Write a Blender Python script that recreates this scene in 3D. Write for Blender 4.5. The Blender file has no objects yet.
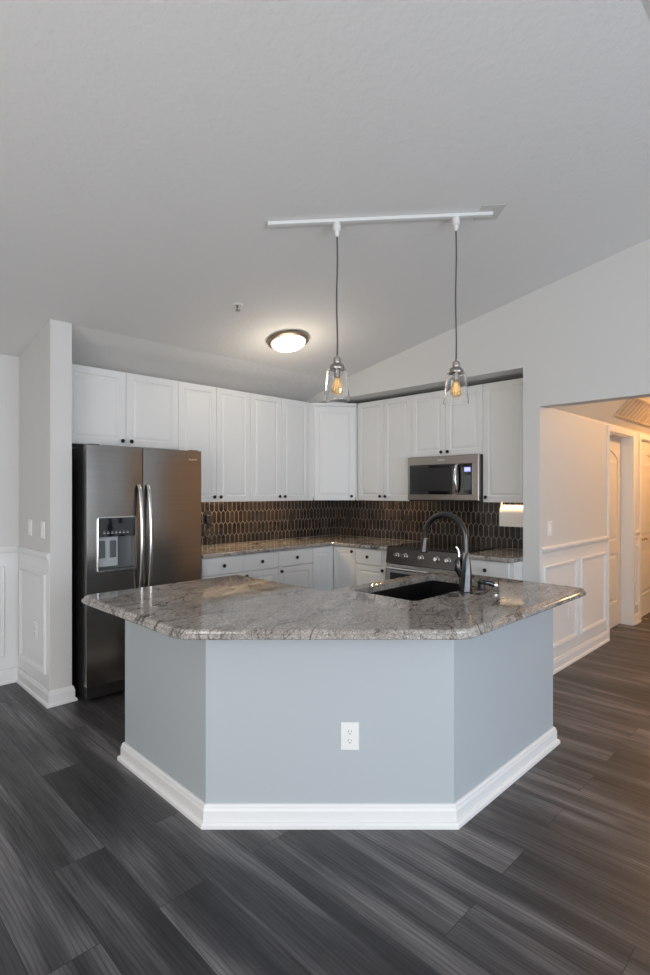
import bpy, bmesh, math, random
from mathutils import Vector, Matrix

random.seed(4)
S2 = math.sqrt(2.0)
scn = bpy.context.scene
COL = scn.collection

# ------------------------------------------------------------------ camera
# world axes run along the two kitchen walls, the camera looks at the corner between them
cam_d = bpy.data.cameras.new('camera')
cam = bpy.data.objects.new('camera', cam_d)
COL.objects.link(cam)
cam.location = (0, 0, 1.45)
cam.rotation_euler = (math.radians(90), 0, math.radians(-45))
cam_d.sensor_width = 36
cam_d.lens = 532 / 975 * 36
cam_d.shift_y = 4.5 / 975
cam_d.clip_start = 0.05
scn.camera = cam

# ------------------------------------------------------------------ world, light, exposure
w = bpy.data.worlds.new('world')
scn.world = w
w.use_nodes = True
wn = w.node_tree.nodes
wl = w.node_tree.links
bg = wn['Background']
bg.inputs['Strength'].default_value = 1.15
tc = wn.new('ShaderNodeTexCoord')
sx = wn.new('ShaderNodeSeparateXYZ')
wl.new(tc.outputs['Generated'], sx.inputs[0])
rp = wn.new('ShaderNodeValToRGB')
rp.color_ramp.elements[0].position = 0.42
rp.color_ramp.elements[0].color = (0.42, 0.42, 0.42, 1)
rp.color_ramp.elements[1].position = 0.56
rp.color_ramp.elements[1].color = (0.93, 0.96, 1.0, 1)
mr = wn.new('ShaderNodeMapRange')
mr.inputs['From Min'].default_value = -1
mr.inputs['From Max'].default_value = 1
wl.new(sx.outputs['Z'], mr.inputs['Value'])
wl.new(mr.outputs[0], rp.inputs[0])
wl.new(rp.outputs[0], bg.inputs['Color'])


def area_light(name, loc, target, sx_, sy_, power, color):
    d = bpy.data.lights.new(name, 'AREA')
    d.shape = 'RECTANGLE'
    d.size = sx_
    d.size_y = sy_
    d.energy = power
    d.color = color
    o = bpy.data.objects.new(name, d)
    COL.objects.link(o)
    o.location = loc
    v = Vector(target) - Vector(loc)
    o.rotation_euler = v.to_track_quat('-Z', 'Y').to_euler()
    return o


def point_light(name, loc, power, color, r=0.05):
    d = bpy.data.lights.new(name, 'POINT')
    d.energy = power
    d.color = color
    d.shadow_soft_size = r
    o = bpy.data.objects.new(name, d)
    COL.objects.link(o)
    o.location = loc
    return o


# area lights standing in for daylight from unmodelled windows behind the camera
area_light('daylight_area', (1.3, -3.8, 1.4), (1.7, 3.0, 1.0), 2.4, 2.2, 130, (0.66, 0.82, 1.0))
area_light('daylight_area', (-2.4, 0.6, 1.5), (3.0, 2.4, 1.3), 2.6, 2.0, 84, (1.0, 0.97, 0.93))  # added to brighten the left-facing sides; the wall behind it is solid
# added fill light near the floor, aimed up to brighten the ceiling
area_light('ceiling_fill', (-1.2, -1.7, 0.15), (1.6, 2.4, 3.0), 3.4, 3.4, 118, (1.0, 0.945, 0.88))

vs = scn.view_settings
vs.view_transform = 'Standard'
vs.look = 'None'
vs.gamma = 1
vs.use_curve_mapping = False
vs.exposure = -0.06

# ------------------------------------------------------------------ materials


def new_mat(name, color=(0.8, 0.8, 0.8), rough=0.5, metal=0.0, coat=0.0, spec=0.5):
    m = bpy.data.materials.new(name)
    m.use_nodes = True
    b = m.node_tree.nodes['Principled BSDF']
    b.inputs['Base Color'].default_value = (*color, 1)
    b.inputs['Roughness'].default_value = rough
    b.inputs['Metallic'].default_value = metal
    b.inputs['Coat Weight'].default_value = coat
    b.inputs['Specular IOR Level'].default_value = spec
    return m


def nodes(m):
    return m.node_tree.nodes, m.node_tree.links, m.node_tree.nodes['Principled BSDF']


def coords(m, scale=(1, 1, 1), rot=(0, 0, 0), kind='Object'):
    n, l, b = nodes(m)
    t = n.new('ShaderNodeTexCoord')
    g = n.new('ShaderNodeMapping')
    g.inputs['Scale'].default_value = scale
    g.inputs['Rotation'].default_value = rot
    l.new(t.outputs[kind], g.inputs[0])
    return g.outputs[0]


def noise(m, vec, scale, detail=4, rough=0.55, dist=0.0):
    n, l, b = nodes(m)
    t = n.new('ShaderNodeTexNoise')
    t.inputs['Scale'].default_value = scale
    t.inputs['Detail'].default_value = detail
    t.inputs['Roughness'].default_value = rough
    t.inputs['Distortion'].default_value = dist
    l.new(vec, t.inputs['Vector'])
    return t.outputs['Fac']


def ramp(m, fac, stops):
    n, l, b = nodes(m)
    r = n.new('ShaderNodeValToRGB')
    e = r.color_ramp.elements
    while len(e) < len(stops):
        e.new(0.5)
    for k, (p, c) in enumerate(stops):
        e[k].position = p
        e[k].color = (*c, 1) if len(c) == 3 else c
    l.new(fac, r.inputs[0])
    return r.outputs[0]


def mix(m, fac, a, b_, mode='MIX'):
    n, l, b = nodes(m)
    x = n.new('ShaderNodeMix')
    x.data_type = 'RGBA'
    x.blend_type = mode
    for sock, v in ((x.inputs[0], fac), (x.inputs[6], a), (x.inputs[7], b_)):
        if hasattr(v, 'links') or hasattr(v, 'is_linked'):
            l.new(v, sock)
        elif isinstance(v, (int, float)):
            sock.default_value = v
        else:
            sock.default_value = (*v, 1)
    return x.outputs[2]


def bump(m, h, strength, dist=0.002):
    n, l, b = nodes(m)
    x = n.new('ShaderNodeBump')
    x.inputs['Strength'].default_value = strength
    x.inputs['Distance'].default_value = dist
    l.new(h, x.inputs['Height'])
    l.new(x.outputs[0], b.inputs['Normal'])


def painted(name, color, rough=0.6, tex=60, st=0.15, dist=0.002):
    m = new_mat(name, color, rough)
    v = coords(m)
    bump(m, noise(m, v, tex, 3), st, dist)
    return m


M_WALL = painted('wall_paint', (0.66, 0.65, 0.635), 0.65)
M_CEIL = painted('ceiling_texture', (0.78, 0.765, 0.75), 0.8, 28, 0.5, 0.006)
M_HALL = painted('hall_paint', (0.72, 0.68, 0.62), 0.6)
M_TRIM = new_mat('trim_white', (0.80, 0.80, 0.80), 0.35)
M_CAB = painted('cabinet_white', (0.74, 0.74, 0.735), 0.38, 90, 0.03, 0.001)
M_ISL = painted('island_paint', (0.445, 0.485, 0.515), 0.45, 80, 0.08)
M_PLATE = new_mat('plate_white', (0.82, 0.82, 0.81), 0.3)
M_SLOT = new_mat('slot_dark', (0.03, 0.03, 0.03), 0.5)
M_BLACK = new_mat('black_plastic', (0.012, 0.012, 0.013), 0.35)
M_GLASSB = new_mat('black_glass', (0.006, 0.006, 0.007), 0.06, coat=0.5)
M_SIDE = new_mat('fridge_side', (0.012, 0.012, 0.013), 0.5)
M_BRONZE = new_mat('knob_bronze', (0.02, 0.018, 0.017), 0.3, 0.6)
M_CHROME = new_mat('chrome', (0.82, 0.82, 0.82), 0.15, 1.0)
M_NICKEL = new_mat('brushed_nickel', (0.42, 0.39, 0.36), 0.3, 1.0)
M_FAUCET = new_mat('gunmetal', (0.05, 0.047, 0.045), 0.22, 0.9, coat=0.4)
M_SINK = new_mat('sink_black', (0.010, 0.010, 0.011), 0.35)
M_BRASS = new_mat('brass', (0.75, 0.5, 0.2), 0.25, 1.0)
M_PAPER = painted('paper_towel', (0.82, 0.80, 0.77), 0.9, 120, 0.3)
M_GREY = new_mat('dispenser_grey', (0.42, 0.44, 0.47), 0.4)
M_DGREY = new_mat('dispenser_dark', (0.10, 0.105, 0.11), 0.35)
M_RING = new_mat('bronze_ring', (0.26, 0.20, 0.15), 0.35, 1.0)
M_SCREEN = new_mat('window_screen', (0.02, 0.02, 0.02), 0.25)
M_CANOPY = new_mat('canopy_metal', (0.60, 0.60, 0.56), 0.4)
M_WHITEMETAL = new_mat('track_white', (0.78, 0.78, 0.77), 0.4)
M_CORD = new_mat('pendant_cord', (0.09, 0.09, 0.09), 0.7)
M_GRILLE = new_mat('grille_paint', (0.62, 0.5, 0.38), 0.5)


def steel(name, color, rough):
    m = new_mat(name, color, rough, 1.0)
    n, l, b = nodes(m)
    v = coords(m, (1.5, 1.5, 220))
    f = noise(m, v, 1.0, 2)
    l.new(ramp(m, f, [(0.3, tuple(c * 0.93 for c in color)), (0.7, tuple(min(1, c * 1.05) for c in color))]),
          b.inputs['Base Color'])
    b.inputs['Anisotropic'].default_value = 0.2
    return m


M_STEEL = steel('stainless', (0.29, 0.275, 0.26), 0.2)
M_STEELW = steel('stainless_warm', (0.40, 0.365, 0.335), 0.3)
M_STEELD = steel('stainless_dark', (0.17, 0.165, 0.16), 0.3)
M_STEEL2 = steel('stainless_light', (0.60, 0.59, 0.58), 0.22)


def emit(name, color, strength):
    m = new_mat(name, (0.8, 0.8, 0.8), 0.5)
    n, l, b = nodes(m)
    b.inputs['Emission Color'].default_value = (*color, 1)
    b.inputs['Emission Strength'].default_value = strength
    return m


M_DOME = emit('lit_diffuser', (1.0, 0.93, 0.82), 3.0)
M_LED = emit('led', (1.0, 0.68, 0.38), 230.0)
M_FIL = emit('filament', (1.0, 0.62, 0.25), 1.2)
M_BLUE = emit('display_blue', (0.12, 0.14, 0.9), 0.8)
M_SEG = emit('display_segment', (0.6, 0.65, 1.0), 1.4)

# glass
M_GLASS = new_mat('clear_glass', (1, 1, 1), 0.02)
_n, _l, _b = nodes(M_GLASS)
_b.inputs['Transmission Weight'].default_value = 1.0
_b.inputs['IOR'].default_value = 1.45
M_AMBER = new_mat('amber_bulb_glass', (1.0, 0.72, 0.38), 0.02)
_n, _l, _b = nodes(M_AMBER)
_b.inputs['Transmission Weight'].default_value = 1.0
_b.inputs['IOR'].default_value = 1.2


def floor_mat():
    m = new_mat('vinyl_plank', (0.05, 0.05, 0.05), 0.36)
    n, l, b = nodes(m)
    # planks run along world Y: swap so that brick rows run along Y
    v = coords(m, (1, 1, 1), (0, 0, math.radians(90)))
    br = n.new('ShaderNodeTexBrick')
    br.offset = 0.37
    br.offset_frequency = 2
    br.inputs['Color1'].default_value = (0, 0, 0, 1)
    br.inputs['Color2'].default_value = (1, 1, 1, 1)
    br.inputs['Mortar'].default_value = (0.5, 0.5, 0.5, 1)
    br.inputs['Scale'].default_value = 1.0
    br.inputs['Brick Width'].default_value = 1.22
    br.inputs['Row Height'].default_value = 0.2
    br.inputs['Mortar Size'].default_value = 0.0012
    br.inputs['Mortar Smooth'].default_value = 0.1
    l.new(v, br.inputs['Vector'])
    # per plank shift of the grain
    t = n.new('ShaderNodeTexCoord')
    sc = n.new('ShaderNodeVectorMath')
    sc.operation = 'SCALE'
    sc.inputs['Scale'].default_value = 13.0
    l.new(br.outputs['Color'], sc.inputs[0])
    ad = n.new('ShaderNodeVectorMath')
    ad.operation = 'ADD'
    l.new(t.outputs['Object'], ad.inputs[0])
    l.new(sc.outputs[0], ad.inputs[1])

    def stretched(s):
        g = n.new('ShaderNodeMapping')
        g.inputs['Scale'].default_value = s
        l.new(ad.outputs[0], g.inputs[0])
        return g.outputs[0]
    broad = noise(m, stretched((5.5, 0.55, 1)), 1.0, 3, 0.5, 0.6)
    fine = noise(m, stretched((75, 3.2, 1)), 1.0, 5, 0.65, 0.4)
    wv = n.new('ShaderNodeTexWave')
    wv.wave_type = 'BANDS'
    wv.bands_direction = 'X'
    wv.inputs['Scale'].default_value = 9.0
    wv.inputs['Distortion'].default_value = 9.0
    wv.inputs['Detail'].default_value = 2
    wv.inputs['Detail Scale'].default_value = 0.9
    l.new(stretched((2.2, 0.22, 1)), wv.inputs['Vector'])
    c0 = ramp(m, broad, [(0.33, (0.026, 0.0255, 0.028)), (0.5, (0.060, 0.0585, 0.062)), (0.68, (0.185, 0.179, 0.183))])
    c1 = mix(m, 0.55, c0, ramp(m, fine, [(0.30, (0.30, 0.30, 0.30)), (0.62, (1.25, 1.25, 1.25))]), 'MULTIPLY')
    grain = ramp(m, wv.outputs['Fac'], [(0.0, (0.5, 0.5, 0.5)), (0.16, (1, 1, 1)), (1.0, (1.1, 1.1, 1.1))])
    c2 = mix(m, 0.85, c1, grain, 'MULTIPLY')
    tint = ramp(m, br.outputs['Color'], [(0, (0.72, 0.72, 0.74)), (1, (1.3, 1.28, 1.26))])
    c3 = mix(m, 0.8, c2, tint, 'MULTIPLY')
    c4 = mix(m, br.outputs['Fac'], c3, (0.008, 0.008, 0.008))
    l.new(c4, b.inputs['Base Color'])
    l.new(ramp(m, fine, [(0.3, (0.5,) * 3), (0.7, (0.34,) * 3)]), b.inputs['Roughness'])
    bump(m, fine, 0.25, 0.001)
    return m


M_FLOOR = floor_mat()


def granite_mat():
    m = new_mat('granite', (0.4, 0.4, 0.4), 0.06, coat=0.0)
    n, l, b = nodes(m)
    v = coords(m, (1, 1, 1), (0, 0, math.radians(20)))
    v1 = coords(m, (1, 1, 1), (0, 0, math.radians(-18)))
    g2 = n.new('ShaderNodeMapping')
    g2.inputs['Scale'].default_value = (1.6, 4.2, 1.6)
    l.new(v1, g2.inputs[0])
    v2 = g2.outputs[0]
    big = noise(m, v2, 1.0, 4, 0.6, 1.3)
    sp = noise(m, v, 170, 5, 0.8)
    sp2 = noise(m, v, 60, 6, 0.75)
    base = ramp(m, sp, [(0.36, (0.20, 0.185, 0.172)), (0.5, (0.43, 0.40, 0.372)), (0.64, (0.72, 0.69, 0.66))])
    mott = ramp(m, sp2, [(0.33, (0.52, 0.49, 0.47)), (0.6, (1.08, 1.07, 1.06))])
    c = mix(m, 0.75, base, mott, 'MULTIPLY')
    # flowing dark veins
    n1 = noise(m, v2, 0.85, 5, 0.5, 1.1)
    vein = ramp(m, n1, [(0.468, (1, 1, 1)), (0.486, (0.12, 0.12, 0.125)), (0.496, (0.20, 0.195, 0.195)), (0.52, (1, 1, 1))])
    n3 = noise(m, v2, 2.1, 5, 0.6, 1.6)
    vein2 = ramp(m, n3, [(0.540, (1, 1, 1)), (0.560, (0.30, 0.29, 0.29)), (0.568, (0.5, 0.49, 0.49)), (0.585, (1, 1, 1))])
    mask = ramp(m, noise(m, v, 2.4, 4), [(0.44, (0, 0, 0)), (0.60, (1, 1, 1))])
    veined = mix(m, 1.0, mix(m, mask, (0.8, 0.8, 0.8), vein), vein2, 'MULTIPLY')
    c = mix(m, 1.0, c, veined, 'MULTIPLY')
    c = mix(m, 0.6, c, ramp(m, big, [(0.35, (0.78, 0.76, 0.75)), (0.65, (1.15, 1.15, 1.15))]), 'MULTIPLY')
    l.new(c, b.inputs['Base Color'])
    return m


M_GRANITE = granite_mat()


def tile_mat():
    m = new_mat('picket_tile', (0.02, 0.015, 0.012), 0.16)
    n, l, b = nodes(m)
    v = coords(m)
    f = noise(m, v, 9, 2)
    l.new(ramp(m, f, [(0.35, (0.014, 0.011, 0.010)), (0.65, (0.040, 0.030, 0.024))]), b.inputs['Base Color'])
    return m


M_TILE = tile_mat()
M_GROUT = painted('grout', (0.46, 0.41, 0.36), 0.9, 200, 0.2)

# ------------------------------------------------------------------ object helpers
ORG = {}


def prop(o, label=None, cat=None, group=None, kind=None):
    if label:
        o['label'] = label
    if cat:
        o['category'] = cat
    if group:
        o['group'] = group
    if kind:
        o['kind'] = kind
    return o


def thing(name, label, cat, loc, group=None):
    o = bpy.data.objects.new(name, None)
    o.empty_display_size = 0.1
    COL.objects.link(o)
    o.location = loc
    ORG[o] = Vector(loc)
    return prop(o, label, cat, group)


def build(name, bm, mat, parent=None, smooth=False, label=None, kind=None, normals=True):
    """link bm (world coordinates) as one mesh object"""
    if normals:
        bmesh.ops.recalc_face_normals(bm, faces=bm.faces)
    if parent is not None:
        org = ORG[parent]
    else:
        xs = [v.co.x for v in bm.verts]
        ys = [v.co.y for v in bm.verts]
        zs = [v.co.z for v in bm.verts]
        org = Vector(((min(xs) + max(xs)) / 2, (min(ys) + max(ys)) / 2, min(zs)))
    bmesh.ops.translate(bm, verts=bm.verts, vec=-org)
    me = bpy.data.meshes.new(name)
    bm.to_mesh(me)
    bm.free()
    me.materials.append(mat)
    o = bpy.data.objects.new(name, me)
    COL.objects.link(o)
    if parent is not None:
        o.parent = parent
        ORG[o] = org
    else:
        o.location = org
        ORG[o] = org
    if smooth:
        for p in me.polygons:
            p.use_smooth = True
        try:
            me.set_sharp_from_angle(angle=math.radians(40))
        except Exception:
            pass
    prop(o, label, None, None, kind)
    return o


def single(name, bm, mat, label, cat, group=None, smooth=False):
    o = build(name, bm, mat, None, smooth)
    return prop(o, label, cat, group)


def struct(name, bm, mat, smooth=False):
    return build(name, bm, mat, None, smooth, None, 'structure')


def BM():
    return bmesh.new()


def hexa(bm, pts):
    vs_ = [bm.verts.new(p) for p in pts]
    for f in ((0, 3, 2, 1), (4, 5, 6, 7), (0, 1, 5, 4), (1, 2, 6, 5), (2, 3, 7, 6), (3, 0, 4, 7)):
        bm.faces.new([vs_[i] for i in f])
    return vs_


def box(bm, x0, x1, y0, y1, z0, z1):
    hexa(bm, [(x0, y0, z0), (x1, y0, z0), (x1, y1, z0), (x0, y1, z0),
              (x0, y0, z1), (x1, y0, z1), (x1, y1, z1), (x0, y1, z1)])


def bev(bm, w_, seg=2):
    bmesh.ops.remove_doubles(bm, verts=bm.verts, dist=1e-6)
    bmesh.ops.bevel(bm, geom=list(bm.edges), offset=w_, segments=seg, profile=0.5, affect='EDGES')


def prism(bm, pts, z0, z1):
    lo = [bm.verts.new((p[0], p[1], z0)) for p in pts]
    hi = [bm.verts.new((p[0], p[1], z1)) for p in pts]
    n = len(pts)
    bm.faces.new(lo[::-1])
    bm.faces.new(hi)
    for i in range(n):
        bm.faces.new((lo[i], lo[(i + 1) % n], hi[(i + 1) % n], hi[i]))


class Frame:
    """u runs along a wall, d comes out of it, z is up"""

    def __init__(self, o, u, n):
        self.o = Vector((o[0], o[1], 0))
        self.u = Vector((u[0], u[1], 0)).normalized()
        self.n = Vector((n[0], n[1], 0)).normalized()

    def __call__(self, u, d, z):
        return self.o + self.u * u + self.n * d + Vector((0, 0, z))

    def box(self, bm, u0, u1, d0, d1, z0, z1):
        hexa(bm, [self(u0, d0, z0), self(u1, d0, z0), self(u1, d1, z0), self(u0, d1, z0),
                  self(u0, d0, z1), self(u1, d0, z1), self(u1, d1, z1), self(u0, d1, z1)])

    def rings(self, bm, u0, u1, z0, z1, prof):
        """concentric rectangles (inset, depth) closed by a cap and a back"""
        R = []
        for ins, d in prof:
            R.append([bm.verts.new(self(a, d, c)) for a, c in
                      ((u0 + ins, z0 + ins), (u1 - ins, z0 + ins), (u1 - ins, z1 - ins), (u0 + ins, z1 - ins))])
        bm.faces.new(R[0])
        for a, b_ in zip(R, R[1:]):
            for i in range(4):
                j = (i + 1) % 4
                bm.faces.new((a[i], a[j], b_[j], b_[i]))
        bm.faces.new(R[-1])

    def lathe(self, bm, u, z, prof, seg=20):
        """profile (radius, d) revolved about the outward normal"""
        R = []
        for r, d in prof:
            if r < 1e-6:
                R.append([bm.verts.new(self(u, d, z))])
            else:
                R.append([bm.verts.new(self(u + r * math.cos(a), d, z + r * math.sin(a)))
                          for a in [2 * math.pi * k / seg for k in range(seg)]])
        join_rings(bm, R)


def join_rings(bm, R, cap=True):
    for a, b_ in zip(R, R[1:]):
        if len(a) == 1 and len(b_) == 1:
            continue
        n = max(len(a), len(b_))
        for i in range(n):
            j = (i + 1) % n
            if len(a) == 1:
                bm.faces.new((a[0], b_[i], b_[j]))
            elif len(b_) == 1:
                bm.faces.new((a[i], a[j], b_[0]))
            else:
                bm.faces.new((a[i], a[j], b_[j], b_[i]))
    if cap:
        for r in (R[0], R[-1]):
            if len(r) > 2:
                bm.faces.new(r)


def lathe(bm, c, prof, seg=32, M=None, cap=True):
    R = []
    for r, z in prof:
        if r < 1e-6:
            R.append([Vector((0, 0, z))])
        else:
            R.append([Vector((r * math.cos(2 * math.pi * k / seg), r * math.sin(2 * math.pi * k / seg), z)) for k in range(seg)])
    R = [[bm.verts.new((M @ p if M else p) + Vector(c)) for p in ring] for ring in R]
    join_rings(bm, R, cap)


def tube(bm, path, rad, seg=14, cap=True):
    path = [Vector(p) for p in path]
    n = len(path)
    rr = rad if isinstance(rad, (list, tuple)) else [rad] * n
    T = []
    for i in range(n):
        a = path[max(0, i - 1)]
        b_ = path[min(n - 1, i + 1)]
        T.append((b_ - a).normalized())
    up = Vector((0, 0, 1)) if abs(T[0].z) < 0.9 else Vector((1, 0, 0))
    N = (up - T[0] * up.dot(T[0])).normalized()
    R = []
    for i in range(n):
        N = (N - T[i] * N.dot(T[i])).normalized()
        B = T[i].cross(N)
        R.append([bm.verts.new(path[i] + (N * math.cos(t) + B * math.sin(t)) * rr[i])
                  for t in [2 * math.pi * k / seg for k in range(seg)]])
    join_rings(bm, R, cap)


def rounded(pts, rads, seg=6):
    out = []
    n = len(pts)
    for i in range(n):
        p = Vector(pts[i])
        r = rads[i]
        if r <= 0:
            out.append(p)
            continue
        a = (Vector(pts[i - 1]) - p).normalized()
        b_ = (Vector(pts[(i + 1) % n]) - p).normalized()
        ang = a.angle(b_)
        t = r / math.tan(ang / 2)
        p0, p1 = p + a * t, p + b_ * t
        for k in range(seg + 1):
            s = k / seg
            out.append((1 - s) ** 2 * p0 + 2 * s * (1 - s) * p + s * s * p1)
    return out


def offset_loop(pts, d):
    """inward offset of a counter clockwise loop"""
    n = len(pts)
    out = []
    for i in range(n):
        a = (pts[i] - pts[i - 1]).normalized()
        b_ = (pts[(i + 1) % n] - pts[i]).normalized()
        na, nb = Vector((-a.y, a.x)), Vector((-b_.y, b_.x))
        m = (na + nb)
        m = m / max(0.3, m.dot(na))
        out.append(pts[i] + m * d)
    return out


def slab(bm, pts, prof, hole=None):
    """pts ccw, prof = (inset, z) from underside to top; hole = loop of 2D points"""
    R = []
    for ins, z in prof:
        R.append([bm.verts.new((p.x, p.y, z)) for p in offset_loop(pts, ins)])
    for a, b_ in zip(R, R[1:]):
        for i in range(len(a)):
            j = (i + 1) % len(a)
            bm.faces.new((a[i], a[j], b_[j], b_[i]))
    if not hole:
        bm.faces.new(R[0][::-1])
        bm.faces.new(R[-1])
        return
    H = []
    for ring, z in ((R[0], prof[0][1]), (R[-1], prof[-1][1])):
        h = [bm.verts.new((p[0], p[1], z)) for p in hole]
        H.append(h)
        es = []
        for loop in (ring, h):
            for i in range(len(loop)):
                e = bm.edges.get((loop[i], loop[(i + 1) % len(loop)]))
                if e is None:
                    e = bm.edges.new((loop[i], loop[(i + 1) % len(loop)]))
                es.append(e)
        bmesh.ops.triangle_fill(bm, edges=es, use_beauty=True)
    a, b_ = H
    for i in range(len(a)):
        j = (i + 1) % len(a)
        bm.faces.new((a[i], a[j], b_[j], b_[i]))


# frames: wall A (fridge wall, u = x), wall B (range wall, u = y)
YA, XB = 4.41, 4.59            # faces of the two kitchen walls
XW = 4.07                      # face of the wall with the niche and the hall opening
YH = 1.73                      # hall wall


def FA(y):
    return Frame((0, y), (1, 0), (0, -1))


def FB(x):
    return Frame((x, 0), (0, 1), (-1, 0))


# ------------------------------------------------------------------ structure
bm = BM()
box(bm, -4, 9.4, -5, 6, -0.1, 0)
struct('floor', bm, M_FLOOR)

YR = 0.556                     # ridge


def ceil_z(y):
    return 3.339 - 0.186 * y if y > YR else (3.339 - 0.186 * YR) - 0.186 * (YR - y)


bm = BM()
prof = [(4.75, ceil_z(4.75)), (YR, ceil_z(YR)), (-5, ceil_z(-5))]
pts = prof + [(y, z + 0.2) for y, z in prof[::-1]]
a = [bm.verts.new((-4, y, z)) for y, z in pts]
b = [bm.verts.new((4.69, y, z)) for y, z in pts]
bm.faces.new(a)
bm.faces.new(b[::-1])
for i in range(6):
    bm.faces.new((a[i], a[(i + 1) % 6], b[(i + 1) % 6], b[i]))
struct('ceiling', bm, M_CEIL)


bm = BM()
P = [(3.865, ceil_z(3.865) - 0.0005), (YA, 2.447), (YA, ceil_z(YA) - 0.0005)]
a = [bm.verts.new((1.372, y, z)) for y, z in P]
b = [bm.verts.new((XW - 0.001, y, z)) for y, z in P]
bm.faces.new(a)
bm.faces.new(b[::-1])
for i in range(3):
    bm.faces.new((a[i], a[(i + 1) % 3], b[(i + 1) % 3], b[i]))
struct('added_ceiling_wedge', bm, M_CEIL)  # added wedge, shaped to cover the bright wall strip above the cabinets


def slope_box(bm, x0, x1, y0, y1, z0, dz=-0.001):
    """wall block whose top follows the sloping ceiling"""
    ys = [y0] + ([YR] if y0 < YR < y1 else []) + [y1]
    for a_, b_ in zip(ys, ys[1:]):
        za, zb = ceil_z(a_) + dz, ceil_z(b_) + dz
        hexa(bm, [(x0, a_, z0), (x1, a_, z0), (x1, b_, z0), (x0, b_, z0),
                  (x0, a_, za), (x1, a_, za), (x1, b_, zb), (x0, b_, zb)])


bm = BM()
slope_box(bm, 1.371, 4.69, YA, 4.56, 0)
struct('wall_back', bm, M_WALL)
bm = BM()
slope_box(bm, -4, 1.371, 4.56, 4.70, 0)
struct('wall_nook', bm, M_WALL)
bm = BM()
slope_box(bm, -2.75, -2.6, -5, 4.56, 0)
struct('wall_light_block', bm, M_WALL)  # unseen wall, added to cut the world light from the left
bm = BM()
slope_box(bm, 1.23, 1.371, 3.86, 4.56, 0)
struct('wall_left', bm, M_WALL)
bm = BM()
box(bm, XB, 4.69, 1.862, YA, 0, 2.432)
slope_box(bm, XW, 4.69, 1.862, YA, 2.432)
struct('wall_right', bm, M_WALL)
# hall wall with the two door openings, its end stub and the header over the hall opening
D1, D2 = (5.66, 6.45), (6.75, 7.54)
bm = BM()
box(bm, XW, D1[0], YH, 1.862, 0, 2.11)
slope_box(bm, XW, 4.69, YH, 1.862, 2.11)
struct('wall_hall', bm, M_WALL)
bm = BM()
box(bm, D1[1], D2[0], YH, 1.862, 0, 2.125)
box(bm, D1[0], D1[1], YH, 1.862, 2.05, 2.125)
box(bm, D2[0], D2[1], YH, 1.862, 2.05, 2.125)
box(bm, D2[1], 9.3, YH, 1.862, 0, 2.125)
box(bm, 4.69, D1[0], YH, 1.862, 2.11, 2.125)
struct('wall_corridor', bm, M_HALL)
bm = BM()
slope_box(bm, XW, 4.20, -1.0, YH, 2.11)
slope_box(bm, XW, 4.20, -5, -1.0, 0)
struct('wall_header', bm, M_WALL)
bm = BM()
box(bm, 4.2, 9.3, -1.12, -1.0, 0, 2.9)
box(bm, 9.3, 9.4, -1.12, 1.862, 0, 2.9)
struct('wall_hall_far', bm, M_HALL)
# coved hall ceiling: a steep slope along the hall wall, then flat
KS = 1.1
yt = YH - (2.75 - 2.125) / KS
bm = BM()
P = [(YH + 0.13, 2.125), (YH, 2.125), (yt, 2.75), (-1.0, 2.75), (-1.0, 2.85), (YH + 0.13, 2.85)]
a = [bm.verts.new((4.201, y, z)) for y, z in P]
b = [bm.verts.new((9.3, y, z)) for y, z in P]
bm.faces.new(a)
bm.faces.new(b[::-1])
for i in range(6):
    bm.faces.new((a[i], a[(i + 1) % 6], b[(i + 1) % 6], b[i]))
struct('ceiling_hall', bm, M_HALL)

# ---- baseboards


def base_run(bm, F, u0, u1, m0=0, m1=0, h=0.105):
    """baseboard: shoe, board and a stepped cap; m0/m1 mitre the ends outwards (+1) or inwards (-1)"""
    prof_ = [(0.0, 0.0), (0.028, 0.0), (0.028, 0.014), (0.022, 0.022), (0.016, 0.024), (0.016, h - 0.028), (0.012, h - 0.018), (0.011, h - 0.008), (0.006, h), (0.0, h)]
    A = [bm.verts.new(F(u0 - m0 * d, d, z)) for d, z in prof_]
    B = [bm.verts.new(F(u1 + m1 * d, d, z)) for d, z in prof_]
    n = len(prof_)
    bm.faces.new(A)
    bm.faces.new(B[::-1])
    for i in range(n):
        j = (i + 1) % n
        bm.faces.new((A[i], A[j], B[j], B[i]))


bm = BM()
base_run(bm, Frame((0, 4.56), (1, 0), (0, -1)), -2.6, 1.23, 0, -1)
struct('baseboard_nook', bm, M_TRIM)
bm = BM()
base_run(bm, Frame((1.23, 0), (0, 1), (-1, 0)), 3.86, 4.56, 1, -1)
base_run(bm, Frame((0, 3.86), (1, 0), (0, -1)), 1.23, 1.371, 1, 1)
struct('baseboard_left', bm, M_TRIM)
bm = BM()
base_run(bm, Frame((0, YH), (1, 0), (0, -1)), XW, D1[0] - 0.03, 1, 0)
base_run(bm, Frame((XW, 0), (0, 1), (-1, 0)), YH, 1.862, 1, 0)
base_run(bm, Frame((0, YH), (1, 0), (0, -1)), D1[1] + 0.065, D2[0] - 0.065)
struct('baseboard_hall', bm, M_TRIM)

# ---- chair rails and picture frame panels of the wainscot
tn = [0]


def trim(bm, mat=None):
    tn[0] += 1
    return struct('trim_%d' % tn[0], bm, mat or M_TRIM)


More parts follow.
